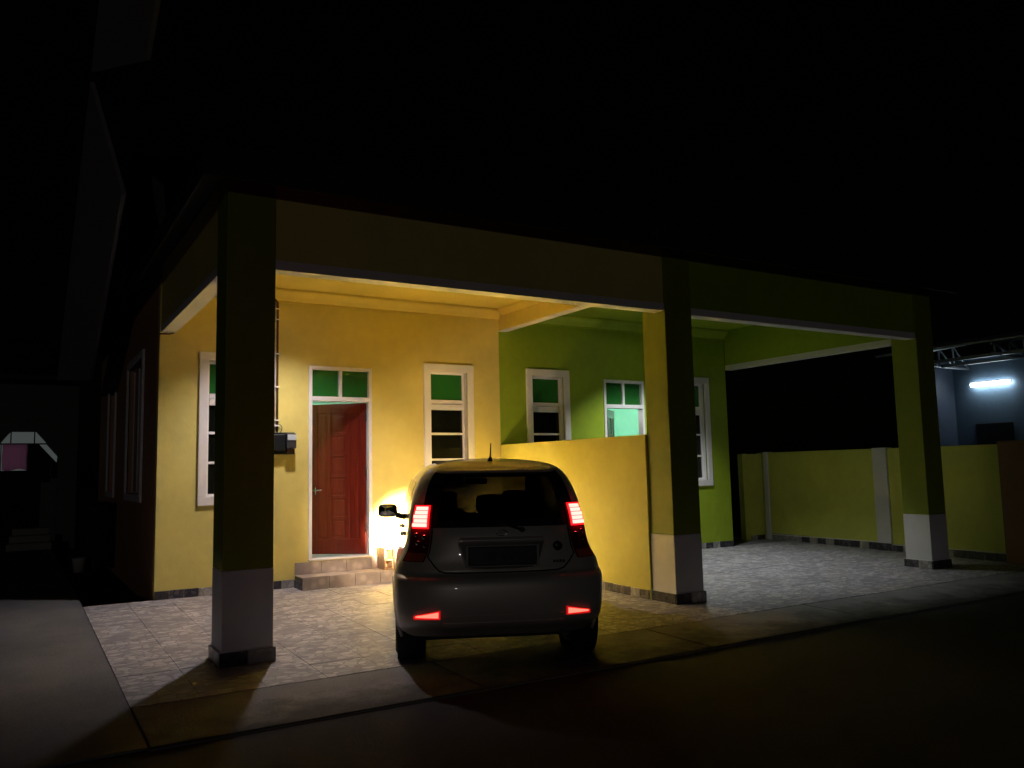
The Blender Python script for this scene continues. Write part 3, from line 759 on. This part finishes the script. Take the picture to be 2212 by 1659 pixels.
for j in range(len(rings) - 1):
    for i in range(nR):
        q = (j * nR + i, j * nR + (i + 1) % nR, (j + 1) * nR + (i + 1) % nR, (j + 1) * nR + i)
        c = [sum(V[a][k_] for a in q) / 4 for k_ in range(3)]
        x, y, z = c; ax = abs(x)
        wv = interp(TWd, z)
        if ax > .6 and z < .62 and any((y - wy_) ** 2 + (z - wz_) ** 2 < .325 ** 2 for wy_, wz_ in WHEELS): continue
        rear = y < interp(TRr, z) + Dr(z) * .9 and y < 1.2
        front = y > 1.4 and y > interp(TFf, z) - Df(z) * .9
        if rear and ax < wv * .72 and 1.09 < z < 1.45: continue
        if front and ax < wv * .80 and 1.0 < z < 1.44: continue
        if rear and z < .703: groups['bumper'].append(q)
        elif rear and ax < wv * .80 and .703 < z < 1.09: groups['hatch'].append(q)
        elif front and z < .66: groups['front_bumper'].append(q)
        elif y > 2.6 and z > .70 and z < .98 and ax < .66: groups['bonnet'].append(q)
        elif ax > wv * .985 and .28 < z < .96 and .98 < y < 2.72: doors[(1 if x > 0 else -1, 0 if y < 1.82 else 1)].append(q)
        else: groups['body'].append(q)
top = len(V); V.append((0, 1.19, 1.591))
for i in range(nR): groups['body'].append(((len(rings) - 1) * nR + i, (len(rings) - 1) * nR + (i + 1) % nR, top))
m, t, b = nmat('silver_car_paint')
b.inputs['Base Color'].default_value = (.64, .595, .53, 1); b.inputs['Metallic'].default_value = .15; b.inputs['Roughness'].default_value = .38
b.inputs['Coat Weight'].default_value = .8; b.inputs['Coat Roughness'].default_value = .03
fl = N(t, 'ShaderNodeTexNoise', Scale=900.0, Detail=1.0); tcx = N(t, 'ShaderNodeTexCoord'); t.links.new(tcx.outputs['Object'], fl.inputs['Vector'])
bump(t, b, fl.outputs[0], .04, .001)
M['car'] = m
def from_faces(name, fs, mat, parent, solid=0):
    used = sorted({i for f in fs for i in f}); ix = {a: k_ for k_, a in enumerate(used)}
    mb = MB(); mb.add([V[a] for a in used], [tuple(ix[a] for a in f) for f in fs], 0, True)
    return mb.build(name, mat, parent)
body = from_faces('body', groups['body'], M['car'], car)
bumper = from_faces('bumper', groups['bumper'], M['car'], car); bumper['label'] = 'rear bumper'
fbump = from_faces('bumper', groups['front_bumper'], M['car'], car); fbump['label'] = 'front bumper'
hatch = from_faces('hatch', groups['hatch'], M['car'], car)
from_faces('bonnet', groups['bonnet'], M['car'], car)
for (s, k_), fs_ in doors.items():
    d = from_faces('door', fs_, M['car'], car)
    yh = 1.12 if k_ == 0 else 1.95
    hz = .93
    xh = s * (interp(TWd, hz) + .012)
    MB().tube([(xh - s * .015, yh, hz), (xh + s * .015, yh + .02, hz), (xh + s * .018, yh + .16, hz), (xh - s * .015, yh + .18, hz)], .011, 8).build('handle', M['car'], d)

# patches lying on the shell
def rpatch(x0f, x1f, z0, z1, off, nu=14, nv=14):
    def fn(u, v):
        z = z0(u) + (z1(u) - z0(u)) * v if callable(z0) else z0 + (z1 - z0) * v
        a = x0f(z) if callable(x0f) else x0f; b_ = x1f(z) if callable(x1f) else x1f
        x = a + (b_ - a) * u
        e = .004
        p = Vector((x, rearY(x, z), z)); du = Vector((e, rearY(min(x + e, interp(TWd, z) * .999), z) - p.y, 0)); dz = Vector((0, rearY(x, z + e) - p.y, e))
        nrm = dz.cross(du).normalized()
        if nrm.y > 0: nrm = -nrm
        return p + nrm * off
    return fn
W_ = lambda z: interp(TWd, z)
# rear glass with black border
def wl(z): return -W_(z) * .86
def wr(z): return W_(z) * .86
nu, nv = 28, 16
rg = MB().grid(rpatch(wl, wr, 1.055, 1.478, .006), nu, nv, mfn=lambda i, j: 1 if (i < 3 or i >= nu - 3 or j < 2 or j >= nv - 1) else 0)
rg.build('rear_window', [M['reartint'], M['black']], car)
ws = MB().grid(lambda u, v: (lambda z, x: (x, frontY(x, z) + .006, z))(.97 + .50 * v, (-1 + 2 * u) * W_(.97 + .50 * v) * .90), 24, 16, mfn=lambda i, j: 1 if (i < 1 or i >= 23 or j < 1 or j >= 15) else 0)
ws.build('windscreen', [M['wind'], M['black']], car)
for s in (-1, 1):
    for (ya, yb_, yc, yd) in ((.62, 1.02, 1.0, 1.02), (1.06, 1.80, 1.06, 1.80), (1.86, 2.62, 1.86, 2.25)):
        def fn(u, v, s=s, ya=ya, yb_=yb_, yc=yc, yd=yd):
            z = .985 + .40 * v; lo = ya + (yb_ - ya) * u
            hi = ya + (yd - ya) * u
            y = lo + (hi - lo) * v
            if ya < 1: y = .72 + .16 * v + (1.02 - (.72 + .16 * v)) * u
            return (s * (W_(z) + .004), y, z)
        MB().grid(fn, 6, 8).build('side_window', M['darkglass'], car)

# tail lamps
red_hot = emit('brake_light_core', (1.0, .060, .050), 16.0, (.5, .05, .05))
red_lens = emit('lit_red_lens', (1.0, .010, .016), .9, (.35, .01, .01))
red_glass = plain('red_lens', (.16, .006, .006), .12, coat=1.0)
amber = plain('amber_lens', (.55, .12, .02), .15, coat=1.0)
M['reflector'] = plain('lamp_reflector', (.7, .7, .72), .1, 1.0)
for s in (-1, 1):
    def a_(z, k): return s * W_(z) * k
    def lamp_patch(k0, k1, z0, z1, off, mat, name, parent, nu=8, nv=10, solid=0):
        lo, hi = (k0, k1)
        return MB().grid(rpatch(lambda z: a_(z, lo), lambda z: a_(z, hi), z0, z1, off), nu, nv).build(name, mat, parent)
    tl_ = lamp_patch(.755, .955, .80, 1.225, .010, red_glass, 'tail_light', car)
    lamp_patch(.775, .945, 1.045, 1.222, .013, red_lens, 'lit_lens', tl_)
    lamp_patch(.77, .94, .805, .865, .014, amber, 'turn_lens', tl_)
    n = 5
    for i in range(n):
        z0 = 1.058 + i * .0305
        lamp_patch(.795, (.935, .925, .93, .92, .915)[i], z0, z0 + .0262, .024, red_hot, 'led_bar', tl_, 6, 2)
    for (kk, zz) in ((.82, .985), (.88, .94), (.80, .92), (.90, 1.0)):
        x = s * W_(zz) * kk
        MB().lathe([(0, -.008), (.012, -.006), (.018, 0), (.02, .004)], (x, rearY(x, zz) - .008, zz), 'y', 12).build('reflector', M['reflector'], tl_)
    # low reflectors in the bumper, their red shine given as emission
    def wedge(u, v):
        x = s * (.50 + .17 * u); z = .395 + (.010 + .034 * (1 - u) ) * v + .004 * u
        p = (x, rearY(x, z) - .008, z); return p
    fo = MB().grid(wedge, 8, 4).build('glow_reflector', emit('bumper_reflector_glow', (1.0, .07, .045), 5.0, (.4, .02, .02)), car)
    def ring(u, v):
        x = s * (.485 + .20 * u); z = .383 + (.028 + .040 * (1 - u)) * v
        return (x, rearY(x, z) - .004, z)
    MB().grid(ring, 8, 4).build('lens', emit('bumper_lens', (1.0, .01, .012), .55, (.3, .01, .01)), fo)

# hatch details
def strip(path, r, name, mat, parent, off=.0):
    MB().tube([(x, rearY(x, z) - off, z) for x, z in path], r, 8).build(name, mat, parent)
gap = plain('panel_gap', (.004, .004, .004), .9)
strip([(-W_(z) * .745, z) for z in (1.05, .98, .9, .84)] + [(-.53, .78), (-.49, .735), (-.44, .718), (-.3, .714), (0, .712), (.3, .714), (.44, .718), (.49, .735), (.53, .78)] + [(W_(z) * .745, z) for z in (.84, .9, .98, 1.05)], .006, 'seam', gap, hatch)
def prec(u, v):
    z = .745 + .195 * v; hw = .255 + .075 * min(1, v * 1.2)
    x = (-1 + 2 * u) * hw
    return (x, rearY(x, z) - .004, z)
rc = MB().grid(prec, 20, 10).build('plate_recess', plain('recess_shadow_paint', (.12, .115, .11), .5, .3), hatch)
rim = [(-.335, .945), (-.325, .90), (-.30, .82), (-.275, .765), (-.24, .742), (-.1, .735), (.1, .735), (.24, .742), (.275, .765), (.30, .82), (.325, .90), (.335, .945)]
strip(rim, .009, 'recess_rim', M['car'], hatch, .004)
def garn(u, v):
    x = (-1 + 2 * u) * (.345 - .02 * v); z = .94 + .042 * v
    return (x, rearY(x, z) - .022 * math.sin(math.pi * (.15 + .7 * v)) - .003, z)
MB().grid(garn, 20, 6).build('garnish', M['car'], hatch)
pm, t, b = nmat('number_plate_black')
tcx = N(t, 'ShaderNodeTexCoord'); mp = N(t, 'ShaderNodeMapping'); mp.inputs['Scale'].default_value = (26, 1, 9); t.links.new(tcx.outputs['Object'], mp.inputs[0])
nn = N(t, 'ShaderNodeTexNoise', Scale=1.0, Detail=1.0); t.links.new(mp.outputs[0], nn.inputs['Vector'])
t.links.new(ramp(t, nn.outputs[0], [(.48, (.006, .006, .006)), (.62, (.05, .05, .05))]), b.inputs['Base Color']); b.inputs['Roughness'].default_value = .3
yp = rearY(.25, .83)
pl = MB().box(-.262, .262, rearY(0, .84) - .022, rearY(0, .84) - .010, .772, .908)
plate = pl.build('number_plate', M['black'], car, bev=.004)
MB().box(-.13, .13, rearY(0, .84) - .0245, rearY(0, .84) - .0225, .81, .87).build('characters', pm, plate)
pfm = MB()
yq = rearY(0, .84)
pfm.box(-.275, .275, yq - .020, yq - .004, .912, .922); pfm.box(-.275, .275, yq - .020, yq - .004, .758, .768); pfm.box(-.285, -.266, yq - .02, yq + .02, .758, .922); pfm.box(.266, .285, yq - .02, yq + .02, .758, .922)
pfm.build('plate_frame', plain('grey_plate_frame', (.42, .42, .41), .35), plate, bev=.003)
em_ = MB(); cz = 1.012
em_.tube([(.045 * math.cos(a), rearY(0, cz) - .008, cz + .022 * math.sin(a)) for a in [2 * math.pi * i / 24 for i in range(25)]], .0035, 6)
em_.tube([(-.03, rearY(0, cz) - .008, cz - .008), (.0, rearY(0, cz) - .009, cz + .004), (.034, rearY(0, cz) - .008, cz + .010)], .003, 6)
em_.build('emblem', M['chrome'], hatch)
MB().lathe([(0, -.004), (.036, -.004), (.038, -.001), (.038, .004)], (.44, rearY(.44, .90) - .003, .90), 'y', 24).build('round_sticker', M['black'], hatch)
bd = MB()
for i in range(4): bd.box(.40 + i * .025, .418 + i * .025, rearY(.45, .785) - .009, rearY(.45, .785) - .002, .775, .795)
bd.build('badge', plain('dull_badge', (.05, .05, .05), .3, .6), hatch)
wp = MB(); wz = 1.055
wp.tube([(.16, rearY(.16, wz) - .012, wz - .025), (.16, rearY(.16, wz) - .035, wz - .02)], .022, 12)
wp.tube([(.16, rearY(.16, wz) - .03, wz - .02), (.02, rearY(.0, 1.08) - .022, 1.075), (-.2, rearY(-.2, 1.085) - .016, 1.085)], [.010, .008, .005], 8)
wp.build('wiper', M['black'], car)
# spoiler lip and high mounted lamp, roof antenna
sp_ = MB().grid(lambda u, v: ((-1 + 2 * u) * (.50 - .02 * (1 - v)), rearY((-1 + 2 * u) * .46, 1.475 + .03 * v) - .045 * math.sin(math.pi * (.1 + .8 * (1 - v))) * (1 - abs(-1 + 2 * u) ** 4), 1.470 + .035 * v), 24, 6)
sp_.build('spoiler', M['car'], car)
an = MB(); an.tube([(-.02, .66, 1.56), (-.02, .655, 1.58), (-.02, .648, 1.60)], [.028, .02, .011], 12); an.tube([(-.02, .648, 1.595), (-.02, .60, 1.715)], [.007, .004], 8)
an.build('antenna', M['black'], car)
# bumper lower lip, seams
lip = MB()
for z, r_ in ((.405, .004), (.352, .005)):
    lip.tube([(x, rearY(x, z) - .001, z) for x in [-.46 + .92 * i / 20 for i in range(21)]], r_, 6)
lip.build('lower_lip', M['car'], bumper)
MB().grid(lambda u, v: (lambda x, z: (x, rearY(x, .21) + .0 + .12 * (1 - v), z))((-1 + 2 * u) * .70, .17 + .05 * v), 20, 3).build('valance', M['black'], bumper)
MB().tube([(.50, .30, .21), (.50, .06, .205)], .024, 14, cap=False).build('tailpipe', M['steel'], car)
MB().box(-.60, .60, .35, 3.45, .17, .22).build('underbody', M['dark'], car)
for (x, y) in ((.40, .45), (.30, .5)): pass
# mirrors
for s in (-1, 1):
    def mir(u, v, s=s):
        a = 2 * math.pi * u; rr = math.sin(math.pi * v) ** .5
        cx_, cz_ = math.cos(a), math.sin(a)
        ex = abs(cx_) ** .55 * (1 if cx_ > 0 else -1); ez = abs(cz_) ** .55 * (1 if cz_ > 0 else -1)
        return (s * .885 + .098 * ex * rr, 2.30 + .09 * (v - .3), 1.065 + .068 * ez * rr)
    mo = MB().grid(mir, 32, 12).build('mirror', M['black'], car)
    MB().tube([(s * .70, 2.34, .99), (s * .80, 2.33, 1.02)], .03, 10).build('stalk', M['black'], mo)
    MB().grid(lambda u, v, s=s: (s * .885 + (u - .5) * .155, 2.272, 1.065 + (v - .5) * .10), 1, 1).build('mirror_glass', M['chrome'], mo, solid=.004)
# wheels
for (yy, zz) in WHEELS:
    for s in (-1, 1):
        cx_ = s * .725
        wh = MB().lathe([(.19, -.085), (.25, -.09), (.272, -.082), (.283, -.06), (.285, -.03), (.285, .03), (.283, .06), (.272, .082), (.25, .09), (.19, .085), (.18, .0), (.19, -.085)], (cx_, yy, zz), 'x', 48)
        wo_ = wh.build('wheel', M['dark'], car)
        MB().lathe([(.0, s * .05), (.05, s * .055), (.06, s * .06), (.16, s * .045), (.185, s * .075), (.195, s * .08), (.195, -s * .08)], (cx_, yy, zz), 'x', 40).build('rim', M['chrome'], wo_)
        tr_ = MB()
        for k_ in range(40):
            a = 2 * math.pi * k_ / 40
            for w0, w1 in ((-.075, -.035), (-.025, .025), (.035, .075)):
                c_, s_ = math.cos(a), math.sin(a); c2, s2 = math.cos(a + .11), math.sin(a + .11)
                vs = [(cx_ + ww, yy + r_ * cc, zz + r_ * ss) for r_ in (.280, .2895) for ww in (w0, w1) for cc, ss in ((c_, s_), (c2, s2))]
                tr_.add(vs, [(4, 5, 7, 6), (0, 4, 6, 2), (1, 3, 7, 5), (0, 1, 5, 4), (2, 6, 7, 3)])
        tr_.build('tread', M['dark'], wo_)
        wa = MB().lathe([(.33, -.10), (.335, 0), (.33, .12)], (s * .70, yy, zz), 'x', 40).build('wheel_arch', M['dark'], car)
        MB().tube([(s * (interp(TWd, max(.2, zz + .33 * math.sin(a))) - .004), yy + .33 * math.cos(a), zz + .33 * math.sin(a)) for a in [R(q) for q in range(-14, 195, 8)]], .014, 8).build('arch_lip', M['car'], car)
# cabin
fab = plain('dark_seat_fabric', (.02, .02, .022), .9)
def seat(x, y, wd, nm='seat'):
    def pill(cx, cyy, cz, sx, sy, sz):
        mb = MB()
        def fn(u, v):
            a, p_ = 2 * math.pi * u, math.pi * (v - .5)
            f = lambda q: (abs(q) ** .45) * (1 if q >= 0 else -1)
            return (cx + sx * f(math.cos(a)) * abs(math.cos(p_)) ** .45, cyy + sy * f(math.sin(a)) * abs(math.cos(p_)) ** .45, cz + sz * f(math.sin(p_)))
        return mb.grid(fn, 24, 14)
    st_ = pill(x, y + .25, .48, wd, .26, .08).build(nm, fab, car)
    pill(x, y, .80, wd * .95, .07, .32).build('backrest', fab, st_)
    pill(x, y - .02, 1.19, .12, .05, .085).build('headrest', fab, st_)
seat(-.34, 1.75, .24); seat(.34, 1.75, .24); seat(0, .92, .55, 'rear_seat')
MB().box(-.62, .62, 2.35, 2.68, .80, .965).build('dashboard', fab, car, bev=.03)
MB().tube([(.34 + .18 * math.cos(a), 2.28 - .06 * math.sin(a), .95 + .17 * math.sin(a)) for a in [2 * math.pi * i / 28 for i in range(29)]], .014, 8).build('steering_wheel', M['black'], car)
MB().box(-.11, .11, 2.02, 2.035, 1.33, 1.385).build('inner_mirror', M['black'], car, bev=.01)
# headlamps, lit
hl_em = emit('lit_headlamp', (1, .85, .65), 6.0, (.5, .5, .5))
for s in (-1, 1):
    def hp(u, v, s=s):
        x = s * (.42 + .26 * u); z = .60 + .13 * v
        return (x, frontY(x, z) + .008, z)
    h = MB().grid(hp, 8, 6).build('headlight', M['wind'], car)
    x = s * .56
    MB().lathe([(0, .0), (.045, .0), (.05, -.02)], (x, frontY(x, .665) + .014, .665), 'y', 20).build('bulb', hl_em, h)
    for kind, pw, size, blend, down in (('headlight_core', HEAD_CORE, 44, 1.0, 3.0), ('headlight_spill', HEAD_W, 114, .25, -2.0)):
        ld = bpy.data.lights.new(kind, 'SPOT'); ld.energy = pw; ld.color = HEAD_COL; ld.spot_size = R(size); ld.spot_blend = blend
        ld.shadow_soft_size = .035
        lo_ = bpy.data.objects.new(kind, ld); COL.objects.link(lo_); lo_.parent = h
        lo_.location = (x, frontY(x, .665) + .07, .665)
        lo_.rotation_euler = Vector((math.sin(R(4 * s)) if kind == 'headlight_core' else 0, math.cos(R(down)), -math.sin(R(down)))).to_track_quat('-Z', 'Y').to_euler()
# stand the car on the sloping floor
TH = .397
up = Vector((0, -SL, 1)).normalized(); fwd = Vector((math.sin(TH), math.cos(TH), 0)); fwd = (fwd - up * fwd.dot(up)).normalized(); rt = fwd.cross(up)
mw = Matrix((rt, fwd, up)).transposed().to_4x4(); CX, CY = 1.775, -1.385
mw.translation = Vector((CX, CY, fz(CY) + .022))
car.matrix_world = mw
